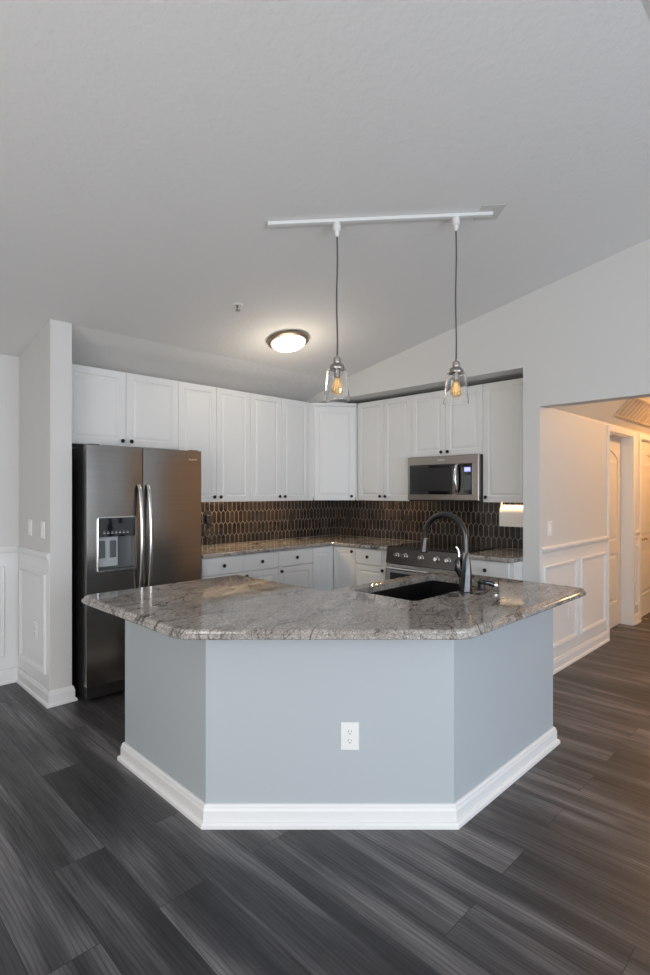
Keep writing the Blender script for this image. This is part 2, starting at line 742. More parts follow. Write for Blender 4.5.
def rail(F, u0, u1, z0=0.985, z1=1.035, m0=0, m1=0):
    bm = BM()
    prof_ = [(0, z0 - 0.03), (0.008, z0 - 0.03), (0.010, z0), (0.018, z0 + 0.012), (0.024, z0 + 0.03), (0.024, z1 - 0.006), (0.018, z1), (0, z1)]
    A = [bm.verts.new(F(u0 - m0 * d, d, z)) for d, z in prof_]
    B = [bm.verts.new(F(u1 + m1 * d, d, z)) for d, z in prof_]
    n = len(prof_)
    bm.faces.new(A)
    bm.faces.new(B[::-1])
    for i in range(n):
        j = (i + 1) % n
        bm.faces.new((A[i], A[j], B[j], B[i]))
    trim(bm)


def frame_mould(F, u0, u1, z0, z1):
    bm = BM()
    R = []
    for ins, d in [(0, 0.0), (0, 0.010), (0.006, 0.016), (0.014, 0.012), (0.020, 0.013), (0.028, 0.006), (0.028, 0.0)]:
        R.append([bm.verts.new(F(a_, d, c_)) for a_, c_ in
                  ((u0 + ins, z0 + ins), (u1 - ins, z0 + ins), (u1 - ins, z1 - ins), (u0 + ins, z1 - ins))])
    R.append(R[0])
    for a_, b_ in zip(R, R[1:]):
        for i in range(4):
            j = (i + 1) % 4
            bm.faces.new((a_[i], a_[j], b_[j], b_[i]))
    trim(bm)


def wainscot_skin(F, u0, u1, z0, z1):
    bm = BM()
    F.box(bm, u0, u1, 0.0, 0.003, z0, z1)
    trim(bm)


FN = Frame((0, 4.56), (1, 0), (0, -1))
FL = Frame((1.23, 0), (0, 1), (-1, 0))
FH = Frame((0, YH), (1, 0), (0, -1))
wainscot_skin(FN, -2.6, 1.226, 0.11, 0.96)
wainscot_skin(FL, 3.861, 4.556, 0.11, 0.96)
wainscot_skin(FH, XW + 0.001, D1[0] - 0.03, 0.11, 0.95)
rail(FN, -2.6, 1.23, m1=-1)
rail(FL, 3.86, 4.56, m1=-1)
rail(FH, XW, D1[0] - 0.03, 0.97, 1.02)
rail(FH, D1[1] + 0.065, D2[0] - 0.065, 0.97, 1.02)
FN3 = Frame((0, 4.557), (1, 0), (0, -1))
FL3 = Frame((1.227, 0), (0, 1), (-1, 0))
FH3 = Frame((0, YH - 0.003), (1, 0), (0, -1))
frame_mould(FN3, 0.25, 1.13, 0.21, 0.89)
frame_mould(FL3, 3.93, 4.50, 0.20, 0.885)
frame_mould(FH3, 4.13, 4.82, 0.20, 0.87)
frame_mould(FH3, 4.91, 5.56, 0.20, 0.87)
frame_mould(FH, D1[1] + 0.10, D2[0] - 0.08, 0.20, 0.87)

# ---- hall doors


def casing(x0, x1, wl_, wr_):
    bm = BM()
    FH.box(bm, x0 - wl_, x0, 0, 0.016, 0, 2.05 + 0.055)
    FH.box(bm, x1, x1 + wr_, 0, 0.016, 0, 2.05 + 0.055)
    FH.box(bm, x0, x1, 0, 0.016, 2.05, 2.05 + 0.055)
    # jamb lining
    FH.box(bm, x0, x0 + 0.012, -0.13, 0, 0, 2.05)
    FH.box(bm, x1 - 0.012, x1, -0.13, 0, 0, 2.05)
    FH.box(bm, x0 + 0.012, x1 - 0.012, -0.13, 0, 2.038, 2.05)
    trim(bm)


casing(D1[0], D1[1], 0.028, 0.062)
casing(D2[0], D2[1], 0.062, 0.062)


def hall_door(n, x0, x1, y):
    F = Frame((0, y), (1, 0), (0, -1))
    bm = BM()
    z0, z1 = 0.012, 2.036
    # slab built as a back board plus stiles and rails, panels set in the openings
    F.box(bm, x0, x1, -0.035, -0.010, z0, z1)
    F.box(bm, x0, x0 + 0.11, -0.010, 0, z0, z1)
    F.box(bm, x1 - 0.11, x1, -0.010, 0, z0, z1)
    F.box(bm, x0 + 0.11, x1 - 0.11, -0.010, 0, z0, 0.27)
    F.box(bm, x0 + 0.11, x1 - 0.11, -0.010, 0, 0.79, 0.93)
    # arched top rail
    N = 14
    u0, u1 = x0 + 0.11, x1 - 0.11
    for k in range(N):
        ua, ub = u0 + (u1 - u0) * k / N, u0 + (u1 - u0) * (k + 1) / N

        def arch(u):
            t = (u - u0) / (u1 - u0) * 2 - 1
            return 1.80 + 0.09 * (1 - t * t)
        hexa(bm, [F(ua, -0.01, arch(ua)), F(ub, -0.01, arch(ub)), F(ub, 0, arch(ub)), F(ua, 0, arch(ua)),
                  F(ua, -0.01, z1), F(ub, -0.01, z1), F(ub, 0, z1), F(ua, 0, z1)])
    F.rings(bm, u0 + 0.02, u1 - 0.02, 0.29, 0.77, [(0, -0.0101), (0.03, -0.002)])
    F.rings(bm, u0 + 0.02, u1 - 0.02, 0.95, 1.79, [(0, -0.0101), (0.03, -0.002)])
    d = struct('door_%d' % n, bm, M_HALL)
    return d, F


d1, Fd = hall_door(1, D1[0] + 0.014, D1[1] - 0.014, YH + 0.105)
d2, Fd2 = hall_door(2, D2[0] + 0.014, D2[1] - 0.014, YH + 0.02)
bm = BM()
Fd2.lathe(bm, D2[0] + 0.085, 0.91, [(0.0, 0.0), (0.033, 0.0), (0.033, 0.006), (0.016, 0.012), (0.013, 0.045), (0.0, 0.048)])
tube(bm, [Fd2(D2[0] + 0.085, 0.038, 0.91), Fd2(D2[0] + 0.14, 0.045, 0.915), Fd2(D2[0] + 0.22, 0.042, 0.905)], [0.012, 0.012, 0.009])
build('door_handle', bm, M_BRASS, d2, True, 'brass lever handle')
bm = BM()
tube(bm, [(6.62, YH - 0.028, 0.05), (6.63, YH - 0.085, 0.05)], [0.004, 0.004])
tube(bm, [(6.63, YH - 0.085, 0.05), (6.632, YH - 0.10, 0.05)], [0.009, 0.009])
single('door_stop', bm, M_BRASS, 'small spring door stop on the hall baseboard beside the brass-handled door', 'door stop')

# ---- return air grille on the coved hall ceiling
sl = Vector((0, -1, KS)).normalized()
nn = Vector((0, -KS, -1)).normalized()


def GP(x, s, d):
    return Vector((x, YH, 2.125)) + sl * s + nn * d


gx0, gx1, s0, s1 = 5.63, 7.35, 0.095, 0.33
gr = thing('air_grille', 'long slatted return air grille set in the sloped hall ceiling', 'air vent', tuple(GP((gx0 + gx1) / 2, s0, 0)))


def gbox(bm, x0, x1, a_, b_, d0, d1):
    hexa(bm, [GP(x0, a_, d0), GP(x1, a_, d0), GP(x1, b_, d0), GP(x0, b_, d0), GP(x0, a_, d1), GP(x1, a_, d1), GP(x1, b_, d1), GP(x0, b_, d1)])


bm = BM()
gbox(bm, gx0, gx1, s0, s0 + 0.02, 0, 0.012)
gbox(bm, gx0, gx1, s1 - 0.02, s1, 0, 0.012)
for xx in (gx0, 6.46, gx1 - 0.03):
    gbox(bm, xx, xx + 0.03, s0 + 0.02, s1 - 0.02, 0, 0.012)
build('grille_frame', bm, M_GRILLE, gr)
bm = BM()
xx = gx0 + 0.07
while xx < gx1 - 0.05:
    if not (6.43 < xx < 6.50):
        hexa(bm, [GP(xx, s0 + 0.02, 0.001), GP(xx + 0.03, s0 + 0.02, 0.001), GP(xx + 0.03, s1 - 0.02, 0.001), GP(xx, s1 - 0.02, 0.001),
                  GP(xx + 0.035, s0 + 0.02, 0.009), GP(xx + 0.065, s0 + 0.02, 0.009), GP(xx + 0.065, s1 - 0.02, 0.009), GP(xx + 0.035, s1 - 0.02, 0.009)])
    xx += 0.115
build('louver', bm, M_GRILLE, gr)

# ------------------------------------------------------------------ island
LB = dict(x=1.27, y=1.24, c=2.315 * S2, ye=2.80, xe=3.10)


def island_loop(x, y, c, ye, xe, xi, yi):
    # ccw seen from above
    return [Vector(p) for p in [(x, ye), (x, c - x), (c - y, y), (xe, y), (xe, yi), (xi, yi), (xi, ye)]]


outer = island_loop(LB['x'], LB['y'], LB['c'], LB['ye'], LB['xe'], 2.03, 2.01)
inner = offset_loop(outer, 0.03)
isl = thing('kitchen_island', 'pale grey painted kitchen island base with angled sides and white baseboard', 'kitchen island', (1.9, 1.7, 0))
bm = BM()
n = len(outer)
vo = [[bm.verts.new((p.x, p.y, z)) for p in outer] for z in (0.0, 0.876)]
vi = [[bm.verts.new((p.x, p.y, z)) for p in inner] for z in (0.0, 0.876)]
for i in range(n):
    j = (i + 1) % n
    bm.faces.new((vo[0][i], vo[0][j], vo[1][j], vo[1][i]))
    bm.faces.new((vi[0][i], vi[1][i], vi[1][j], vi[0][j]))
    bm.faces.new((vo[1][i], vo[1][j], vi[1][j], vi[1][i]))
    bm.faces.new((vo[0][i], vi[0][i], vi[0][j], vo[0][j]))
build('base', bm, M_ISL, isl)
# baseboard round the outside
bm = BM()
prof_ = [(0.0, 0.0), (0.030, 0.0), (0.030, 0.016), (0.024, 0.024), (0.017, 0.026), (0.017, 0.070), (0.013, 0.080), (0.012, 0.088), (0.006, 0.096), (0.0, 0.096)]
L = []
for d, z in prof_:
    lp = offset_loop(outer, -d)
    L.append([bm.verts.new((p.x, p.y, z)) for p in (lp[6], lp[0], lp[1], lp[2], lp[3], lp[4])])
for a, b in zip(L, L[1:] + L[:1]):
    for i in range(5):
        bm.faces.new((a[i], a[i + 1], b[i + 1], b[i]))
bm.faces.new([r[0] for r in L])
bm.faces.new([r[-1] for r in L][::-1])
build('baseboard', bm, M_TRIM, isl)

# granite top with sink cut-out
co = island_loop(1.048, 1.057, 2.906, 2.865, 3.15, 2.06, 2.05)
co = rounded([tuple(p) for p in co], [0.07, 0.16, 0.16, 0.07, 0.03, 0.0, 0.03], 7)
SX0, SX1, SY0, SY1 = 2.155, 2.94, 1.53, 1.955
hole = rounded([(SX0, SY0), (SX1, SY0), (SX1, SY1), (SX0, SY1)], [0.03] * 4, 4)
edge_prof = [(0.006, 0.877), (0.0, 0.883), (0.0, 0.894), (0.004, 0.899), (0.009, 0.900), (0.011, 0.907), (0.016, 0.912), (0.024, 0.914)]
bm = BM()
slab(bm, co, edge_prof, hole)
single('island_countertop', bm, M_GRANITE, 'grey veined granite countertop with clipped corners lying on the island', 'countertop')

# bracket under the left overhang
bm = BM()
box(bm, 1.16, 1.265, 2.25, 2.31, 0.866, 0.8765)
box(bm, 1.261, 1.269, 2.25, 2.31, 0.80, 0.866)
single('countertop_bracket', bm, M_WHITEMETAL, 'small white metal bracket under the left overhang of the island top', 'bracket')

# sink
bm = BM()
t = 0.012
z0, z1 = 0.66, 0.876
o_ = [(SX0 - 0.02, SY0 - 0.02), (SX1 + 0.02, SY0 - 0.02), (SX1 + 0.02, SY1 + 0.02), (SX0 - 0.02, SY1 + 0.02)]
i_ = [(SX0 - 0.004, SY0 - 0.004), (SX1 + 0.004, SY0 - 0.004), (SX1 + 0.004, SY1 + 0.004), (SX0 - 0.004, SY1 + 0.004)]
A = [bm.verts.new((*p, z0)) for p in o_]
B = [bm.verts.new((*p, z1)) for p in o_]
Cc = [bm.verts.new((*p, z1)) for p in i_]
D = [bm.verts.new((*p, z0 + t)) for p in i_]
bm.faces.new(A[::-1])
bm.faces.new(D)
for i in range(4):
    j = (i + 1) % 4
    bm.faces.new((A[i], A[j], B[j], B[i]))
    bm.faces.new((B[i], B[j], Cc[j], Cc[i]))
    bm.faces.new((Cc[i], Cc[j], D[j], D[i]))
sk = thing('kitchen_sink', 'black undermount single bowl sink let into the island granite', 'sink', (2.55, 1.74, 0.66))
build('bowl', bm, M_SINK, sk)
bm = BM()
lathe(bm, (2.55, 1.78, 0.672), [(0.055, 0), (0.055, 0.003), (0.04, 0.004), (0.036, -0.0), (0, 0.0)])
build('drain', bm, M_CHROME, sk, True, 'round chrome drain')

# faucet
fx, fy, fz = 2.526, 1.470, 0.914
fc = thing('kitchen_faucet', 'dark gunmetal high-arc pull-down faucet standing behind the island sink', 'faucet', (fx, fy, fz))
bm = BM()
R = []
for zz, rx, ry, dx in ((0.0, 0.043, 0.038, 0), (0.006, 0.043, 0.038, 0), (0.012, 0.040, 0.035, 0), (0.10, 0.033, 0.032, 0), (0.17, 0.026, 0.026, 0), (0.215, 0.0185, 0.0185, 0)):
    R.append([bm.verts.new((fx + dx + rx * math.cos(math.pi / 8 + k * math.pi / 4 + zz * 1.5), fy + ry * math.sin(math.pi / 8 + k * math.pi / 4 + zz * 1.5), fz + zz)) for k in range(8)])
join_rings(bm, R)
build('body', bm, M_FAUCET, fc)
bm = BM()
path = [(fx, fy, fz + 0.20), (fx, fy, fz + 0.25), (fx, fy, 1.197)]
for k in range(1, 17):
    t_ = math.pi * k / 16
    path.append((fx, fy + 0.128 - 0.128 * math.cos(t_), 1.197 + 0.128 * math.sin(t_)))
path.append((fx, fy + 0.258, 1.19))
tube(bm, path, 0.017, 18)
build('spout', bm, M_FAUCET, fc, True)
bm = BM()
tube(bm, [(fx, fy + 0.258, 1.192), (fx, fy + 0.259, 1.18), (fx, fy + 0.263, 1.15), (fx, fy + 0.267, 1.115), (fx, fy + 0.2675, 1.11)], [0.018, 0.020, 0.0215, 0.025, 0.021], 18)
build('spray_head', bm, M_FAUCET, fc, True)
bm = BM()
e = Vector((-1, 1, 0)).normalized()      # handle sits on the left of the body
hb = Vector((fx, fy, 0)) + e * 0.026
tube(bm, [hb + Vector((0, 0, 1.00)), hb + e * 0.014 + Vector((0, 0, 1.04)), hb + e * 0.016 + Vector((0, 0, 1.075)), hb + e * 0.008 + Vector((0, 0, 1.105))], [0.010, 0.020, 0.019, 0.008], 12)
hd = build('handle', bm, M_FAUCET, fc, True)
bm = BM()
tube(bm, [hb + e * 0.010 + Vector((0, 0, 1.095)), hb + e * 0.008 + Vector((0, 0, 1.12)), hb + e * 0.014 + Vector((0, 0, 1.145)), hb + e * 0.026 + Vector((0, 0, 1.160))], [0.006, 0.0065, 0.006, 0.005], 10)
build('lever', bm, M_CHROME, hd, True, 'bright chrome lever')

# soap dispenser and counter cap
sd = thing('soap_dispenser', 'short black soap dispenser with chrome tip on the granite right of the faucet', 'soap dispenser', (2.66, 1.45, fz))
bm = BM()
lathe(bm, (2.66, 1.45, fz), [(0.026, 0), (0.026, 0.006), (0.020, 0.012), (0.019, 0.035), (0.023, 0.040), (0.023, 0.050), (0, 0.052)])
build('pump', bm, M_BLACK, sd, True)
bm = BM()
tube(bm, [(2.66, 1.45, fz + 0.044), (2.69, 1.425, fz + 0.040), (2.712, 1.405, fz + 0.028)], [0.014, 0.014, 0.016])
nz = build('nozzle', bm, M_FAUCET, sd, True)
bm = BM()
tube(bm, [(2.711, 1.406, fz + 0.0285), (2.722, 1.396, fz + 0.024)], [0.0175, 0.0165])
build('tip_ring', bm, M_CHROME, nz, True, 'chrome ring')
bm = BM()
lathe(bm, (2.405, 1.47, fz), [(0.029, 0), (0.029, 0.004), (0.025, 0.008), (0.0, 0.008)])
single('air_switch', bm, M_BLACK, 'flat round black button in the granite left of the faucet base', 'switch', smooth=True)

# ------------------------------------------------------------------ outlets and switches


def plate(name, F, u, z, label, cat, mat=None, kind_='outlet', wd=0.072, hh=0.116, d0=0.0, group=None):
    mat = mat or M_PLATE
    t_ = thing(name, label, cat, tuple(F(u, d0, z - hh / 2)), group)
    bm = BM()
    F.rings(bm, u - wd / 2, u + wd / 2, z - hh / 2, z + hh / 2, [(0, d0), (0, d0 + 0.004), (0.003, d0 + 0.006)])
    build('cover_plate', bm, mat, t_)
    if kind_ == 'outlet':
        for dz in (-0.0195, 0.0195):
            bm = BM()
            F.lathe(bm, u, z + dz, [(0.0165, d0 + 0.006), (0.0165, d0 + 0.008), (0, d0 + 0.008)])
            s_ = build('socket', bm, mat, t_, True)
            bm = BM()
            F.box(bm, u - 0.0075, u - 0.0055, d0 + 0.008, d0 + 0.0083, z + dz - 0.0005, z + dz + 0.008)
            F.box(bm, u + 0.0055, u + 0.0075, d0 + 0.008, d0 + 0.0083, z + dz - 0.0005, z + dz + 0.007)
            F.lathe(bm, u, z + dz - 0.007, [(0.0027, d0 + 0.008), (0.0027, d0 + 0.0083), (0, d0 + 0.0083)], 10)
            build('slot', bm, M_SLOT, s_)
    else:
        bm = BM()
        F.rings(bm, u - 0.016, u + 0.016, z - 0.033, z + 0.033, [(0, d0 + 0.006), (0, d0 + 0.008), (0.002, d0 + 0.010)])
        build('rocker', bm, mat, t_)
    return t_


fi = Frame(tuple(Vector((LB['c'] / 2, LB['c'] / 2))), (1, -1), (-1, -1))
plate('wall_outlet', fi, 0.108, 0.389, 'white duplex outlet on the front face of the island', 'outlet', wd=0.080, hh=0.120)
plate('wall_outlet', FL3, 4.15, 0.46, 'white outlet low in the wainscot panel of the left wall end', 'outlet')
plate('light_switch', FL, 4.28, 1.19, 'white switch above the chair rail, farther from the wall corner edge', 'switch', kind_='switch')
plate('light_switch', FL, 4.00, 1.185, 'white switch above the chair rail, nearer the wall end by the fridge', 'switch', kind_='switch')
plate('wall_outlet', FH3, 4.665, 0.45, 'white outlet low in the hall wainscot right of the island', 'outlet')
plate('light_switch', FH, 4.26, 1.16, 'white light switch on the hall wall above its chair rail', 'switch', kind_='switch')

# ------------------------------------------------------------------ cabinets
DOOR_PROF = [(0, 0), (0, 0.017), (0.002, 0.019), (0.052, 0.019), (0.057, 0.0135), (0.064, 0.0125), (0.078, 0.0175), (0.084, 0.018)]
DRAW_PROF = [(0, 0), (0, 0.017), (0.002, 0.019)]


def knob(F, u, z, parent, d0=0.019):
    bm = BM()
    F.lathe(bm, u, z, [(0.006, d0), (0.006, d0 + 0.008), (0.010, d0 + 0.012), (0.0155, d0 + 0.018), (0.0155, d0 + 0.023), (0.011, d0 + 0.028), (0, d0 + 0.029)], 16)
    build('knob', bm, M_BRONZE, parent, True)


def door(F, u0, u1, z0, z1, parent, kn=None, name='door', flat=False):
    g = 0.0015
    bm = BM()
    F.rings(bm, u0 + g, u1 - g, z0 + g, z1 - g, DRAW_PROF if flat else DOOR_PROF)
    o = build(name, bm, M_CAB, parent)
    if kn:
        knob(F, kn[0], kn[1], o)
    return o


def cabinet(name, label, cat, F, u0, u1, z0, z1, depth, group):
    """F's d = 0 lies at the cabinet box face, the doors stand out from it"""
    t_ = thing(name, label, cat, tuple(F((u0 + u1) / 2, -depth / 2, z0)), group)
    bm = BM()
    F.box(bm, u0, u1, -depth, 0, z0 + (0.032 if z0 == 1.36 else 0), z1)
    build('body', bm, M_CAB, t_)
    return t_


GU, GB = 'white wall cabinets around the kitchen', 'white base cabinets under the back counters'
ZU, ZT = 1.36, 2.395
yU = 4.10
Fu = FA(yU)
dU = YA - yU - 0.002
c = cabinet('wall_cabinet', 'short white double-door wall cabinet directly above the refrigerator', 'cabinet', Fu, 1.404, 2.318, 1.808, ZT, dU, GU)
door(Fu, 1.404, 1.861, 1.808, ZT, c, (1.826, 1.85))
door(Fu, 1.861, 2.318, 1.808, ZT, c, (1.897, 1.85))
c = cabinet('wall_cabinet', 'tall white double-door wall cabinet immediately right of the one over the refrigerator', 'cabinet', Fu, 2.318, 3.078, ZU, ZT, dU, GU)
door(Fu, 2.318, 2.701, ZU, ZT, c, (2.668, ZU + 0.045))
door(Fu, 2.701, 3.078, ZU, ZT, c, (2.736, ZU + 0.045))
c = cabinet('wall_cabinet', 'tall white double-door wall cabinet just left of the angled corner cabinet', 'cabinet', Fu, 3.078, 3.845, ZU, ZT, dU, GU)
door(Fu, 3.078, 3.463, ZU, ZT, c, (3.43, ZU + 0.045))
door(Fu, 3.463, 3.845, ZU, ZT, c, (3.498, ZU + 0.045))

# angled corner wall cabinet
xU = 4.28
Fv = FB(xU)
c = thing('corner_wall_cabinet', 'single-door white wall cabinet set diagonally across the kitchen corner', 'cabinet', (4.25, 4.1, ZU), GU)
bm = BM()
P0, P1 = Vector((3.90, 4.10)), Vector((4.28, 3.79))
prism(bm, [(3.846, 4.408), (3.846, 4.10), (3.90, 4.081), (4.261, 3.79), (4.28, 3.786), (4.588, 3.786), (4.588, 4.408)], ZU + 0.032, ZT)
build('body', bm, M_CAB, c)
bm = BM()
prism(bm, [(3.846, 4.099), (3.846, 4.12), (3.905, 4.12), (3.90, 4.0805)], ZU, ZU + 0.0315)
build('filler', bm, M_CAB, c)
bm = BM()
prism(bm, [(4.262, 3.79), (4.28, 3.80), (4.30, 3.80), (4.30, 3.787), (4.281, 3.786)], ZU, ZU + 0.0315)
build('filler', bm, M_CAB, c)
dv = Vector((4.261, 3.79)) - Vector((3.90, 4.081))
Fd_ = Frame((3.90, 4.081), dv, (-abs(dv.y), -abs(dv.x)))
ln = dv.length
door(Fd_, 0.012, ln - 0.012, ZU, ZT - 0.035, c, (ln - 0.055, ZU + 0.045))
bm = BM()
Fd_.box(bm, 0.002, ln - 0.002, 0.0, 0.021, ZT - 0.032, ZT)
build('top_rail', bm, M_CAB, c)

dB = XB - xU - 0.002
c = cabinet('wall_cabinet', 'tall white double-door wall cabinet between the corner cabinet and the microwave', 'cabinet', Fv, 3.07, 3.784, ZU, ZT, dB, GU)
door(Fv, 3.07, 3.418, ZU, ZT, c, (3.385, ZU + 0.045))
door(Fv, 3.418, 3.77, ZU, ZT, c, (3.452, ZU + 0.045))
c = cabinet('wall_cabinet', 'short white double-door wall cabinet directly above the microwave', 'cabinet', Fv, 2.312, 3.07, 1.782, ZT, dB, GU)
door(Fv, 2.312, 2.69, 1.782, ZT, c, (2.656, 1.82))
door(Fv, 2.69, 3.07, 1.782, ZT, c, (2.725, 1.82))
c = cabinet('wall_cabinet', 'tall white single-door wall cabinet at the right, over the paper towels', 'cabinet', Fv, 1.864, 2.312, ZU, ZT, dB, GU)
door(Fv, 1.90, 2.312, ZU, ZT, c, (2.277, ZU + 0.045))
bm = BM()
Fv.box(bm, 1.865, 1.899, 0.0005, 0.012, ZU, ZT)
build('filler', bm, M_CAB, c)

# base cabinets
yB, xB_ = 3.80, 3.92
ZC = 0.905
Fb, Fc = FA(yB), FB(xB_)


def toe(F, u0, u1, depth, parent):
    bm = BM()
    F.box(bm, u0, u1, -depth, -0.07, 0.0, 0.10)
    build('toe_kick', bm, M_CAB, parent)


dA = YA - yB - 0.002
for (u0, u1, lab, kx) in ((2.36, 2.774, 'white base cabinet with drawer beside the refrigerator', None),
                          (2.774, 3.173, 'white base cabinet with drawer, second from the refrigerator', 2.80),
                          (3.173, 3.613, 'white base cabinet with drawer, left neighbour of the inside corner', 3.20)):
    c = cabinet('base_cabinet', lab, 'cabinet', Fb, u0, u1, 0.10, ZC, dA, GB)
    toe(Fb, u0, u1, dA, c)
    door(Fb, u0, u1, 0.755, 0.90, c, ((u0 + u1) / 2, 0.828), 'drawer', True)
    door(Fb, u0, u1, 0.115, 0.750, c, ((kx if kx else u0 + 0.03), 0.715))
c = thing('corner_base_cabinet', 'white base cabinet with two doors meeting in the inside kitchen corner', 'cabinet', (4.1, 4.0, 0.0), GB)
bm = BM()
prism(bm, [(3.615, YA - 0.002), (3.615, yB), (xB_, yB), (xB_, 3.481), (XB - 0.002, 3.481), (XB - 0.002, YA - 0.002)], 0.10, ZC)
build('body', bm, M_CAB, c)
bm = BM()
prism(bm, [(3.615, YA - 0.002), (3.615, yB + 0.07), (xB_ + 0.07, yB + 0.07), (xB_ + 0.07, 3.481), (XB - 0.002, 3.481), (XB - 0.002, YA - 0.002)], 0.0, 0.10)
build('toe_kick', bm, M_CAB, c)
door(Fb, 3.615, xB_ - 0.020, 0.115, 0.90, c)
door(Fc, 3.481, yB - 0.020, 0.115, 0.90, c, (3.515, 0.865))
c = cabinet('base_cabinet', 'white base cabinet with drawer immediately left of the range', 'cabinet', Fc, 3.105, 3.479, 0.10, ZC, XB - xB_ - 0.002, GB)
toe(Fc, 3.105, 3.479, XB - xB_ - 0.002, c)
door(Fc, 3.16, 3.479, 0.755, 0.90, c, (3.315, 0.828), 'drawer', True)
door(Fc, 3.105, 3.479, 0.115, 0.750, c, (3.13, 0.715))
c = cabinet('base_cabinet', 'white base cabinet with drawer right of the range', 'cabinet', Fc, 1.866, 2.30, 0.10, ZC, XB - xB_ - 0.002, GB)
toe(Fc, 1.866, 2.30, XB - xB_ - 0.002, c)
door(Fc, 1.90, 2.30, 0.755, 0.90, c, (2.09, 0.828), 'drawer', True)
door(Fc, 1.90, 2.30, 0.115, 0.750, c, (2.27, 0.715))

# back countertops
ctp = [(0.006, ZC + 0.001), (0.0, ZC + 0.007), (0.0, ZC + 0.026), (0.004, ZC + 0.032), (0.012, ZC + 0.035)]
ye, xe = 3.765, 3.885
bm = BM()
cl = [Vector(p) for p in [(2.36, YA - 0.002), (2.36, ye), (xe, ye), (xe, 3.085), (XB - 0.002, 3.085), (XB - 0.002, YA - 0.002)]]
slab(bm, cl, ctp)
single('countertop', bm, M_GRANITE, 'grey granite countertop running round the back corner from refrigerator to range', 'countertop')
bm = BM()
cl = [Vector(p) for p in [(xe, 2.302), (xe, 1.866), (XB - 0.002, 1.866), (XB - 0.002, 2.302)]]
slab(bm, cl, ctp)
single('countertop', bm, M_GRANITE, 'short granite countertop right of the range under the paper towels', 'countertop')

# backsplash
TW, TP, TE = 0.052, 0.1145, 0.026


def clip(poly, u0, u1, z0, z1):
    def cut(pts_, f, inter):
        out = []
        for i in range(len(pts_)):
            a_, b_ = pts_[i - 1], pts_[i]
            if f(b_):
                if not f(a_):
                    out.append(inter(a_, b_))
                out.append(b_)
            elif f(a_):
                out.append(inter(a_, b_))
        return out

    def at(k, v):
        return lambda a_, b_: tuple(a_[q] + (b_[q] - a_[q]) * (v - a_[k]) / (b_[k] - a_[k]) for q in (0, 1))
    for k, v, s in ((0, u0, 1), (0, u1, -1), (1, z0, 1), (1, z1, -1)):
        if not poly:
            break
        poly = cut(poly, (lambda p, k=k, v=v, s=s: s * (p[k] - v) >= -1e-9), at(k, v))
    return poly


def splash(name, F, u0, u1, z0, z1, label, shift=0.0):
    t_ = thing(name, label, 'backsplash', tuple(F((u0 + u1) / 2, 0, z0)))
    bm = BM()
    F.box(bm, u0, u1, 0.001, 0.006, z0, z1)
    build('grout', bm, M_GROUT, t_)
    bm = BM()
    g = 0.0045
    for r in range(-1, 6):
        zc = 1.258 - TP / 2 - (r - 1) * TP
        off = (r % 2) * TW / 2 + shift
        k0 = int(math.floor((u0 - off) / TW)) - 1
        k1 = int(math.ceil((u1 - off) / TW)) + 1
        for k in range(k0, k1):
            uc = k * TW + off
            hw, hs, hp = TW / 2 - g / 2, TP / 2 - TE / 2, TP / 2 + TE / 2 - g * 0.6
            poly = [(uc - hw, zc - hs), (uc, zc - hp), (uc + hw, zc - hs), (uc + hw, zc + hs), (uc, zc + hp), (uc - hw, zc + hs)]
            poly = clip(poly, u0, u1, z0, z1)
            q = []
            for p in poly or []:
                if not q or (abs(p[0] - q[-1][0]) + abs(p[1] - q[-1][1])) > 1e-5:
                    q.append(p)
            if len(q) >= 3 and abs(q[0][0] - q[-1][0]) + abs(q[0][1] - q[-1][1]) < 1e-5:
                q.pop()
            if len(q) < 3:
                continue
            ar = abs(sum(q[i - 1][0] * q[i][1] - q[i][0] * q[i - 1][1] for i in range(len(q)))) / 2
            if ar < 1e-5:
                continue
            lo = [bm.verts.new(F(p[0], 0.006, p[1])) for p in q]
            cx = sum(p[0] for p in q) / len(q)
            cz = sum(p[1] for p in q) / len(q)
            hi = [bm.verts.new(F(cx + (p[0] - cx) * 0.96, 0.009, cz + (p[1] - cz) * 0.985)) for p in q]
            bm.faces.new(hi)
            for i in range(len(q)):
                j = (i + 1) % len(q)
                bm.faces.new((lo[i], lo[j], hi[j], hi[i]))
    build('tiles', bm, M_TILE, t_)


ZB = ZC + 0.036
splash('tile_backsplash', FA(YA), 2.36, XB - 0.010, ZB, ZU - 0.001, 'dark brown elongated hexagon tile backsplash on the refrigerator wall')
splash('tile_backsplash', FB(XB), 1.866, YA - 0.010, ZB, ZU - 0.001, 'dark brown elongated hexagon tile backsplash behind the range', 0.01)
FAt, FBt = FA(YA - 0.0092), FB(XB - 0.0092)
plate('wall_outlet', FAt, 3.87, 1.16, 'black outlet on the tile left of the kitchen corner', 'outlet', M_BLACK)
plate('wall_outlet', FBt, 4.18, 1.16, 'black outlet on the tile just right of the kitchen corner', 'outlet', M_BLACK)
plate('wall_outlet', FBt, 3.355, 1.155, 'black outlet on the tile between corner and range', 'outlet', M_BLACK)
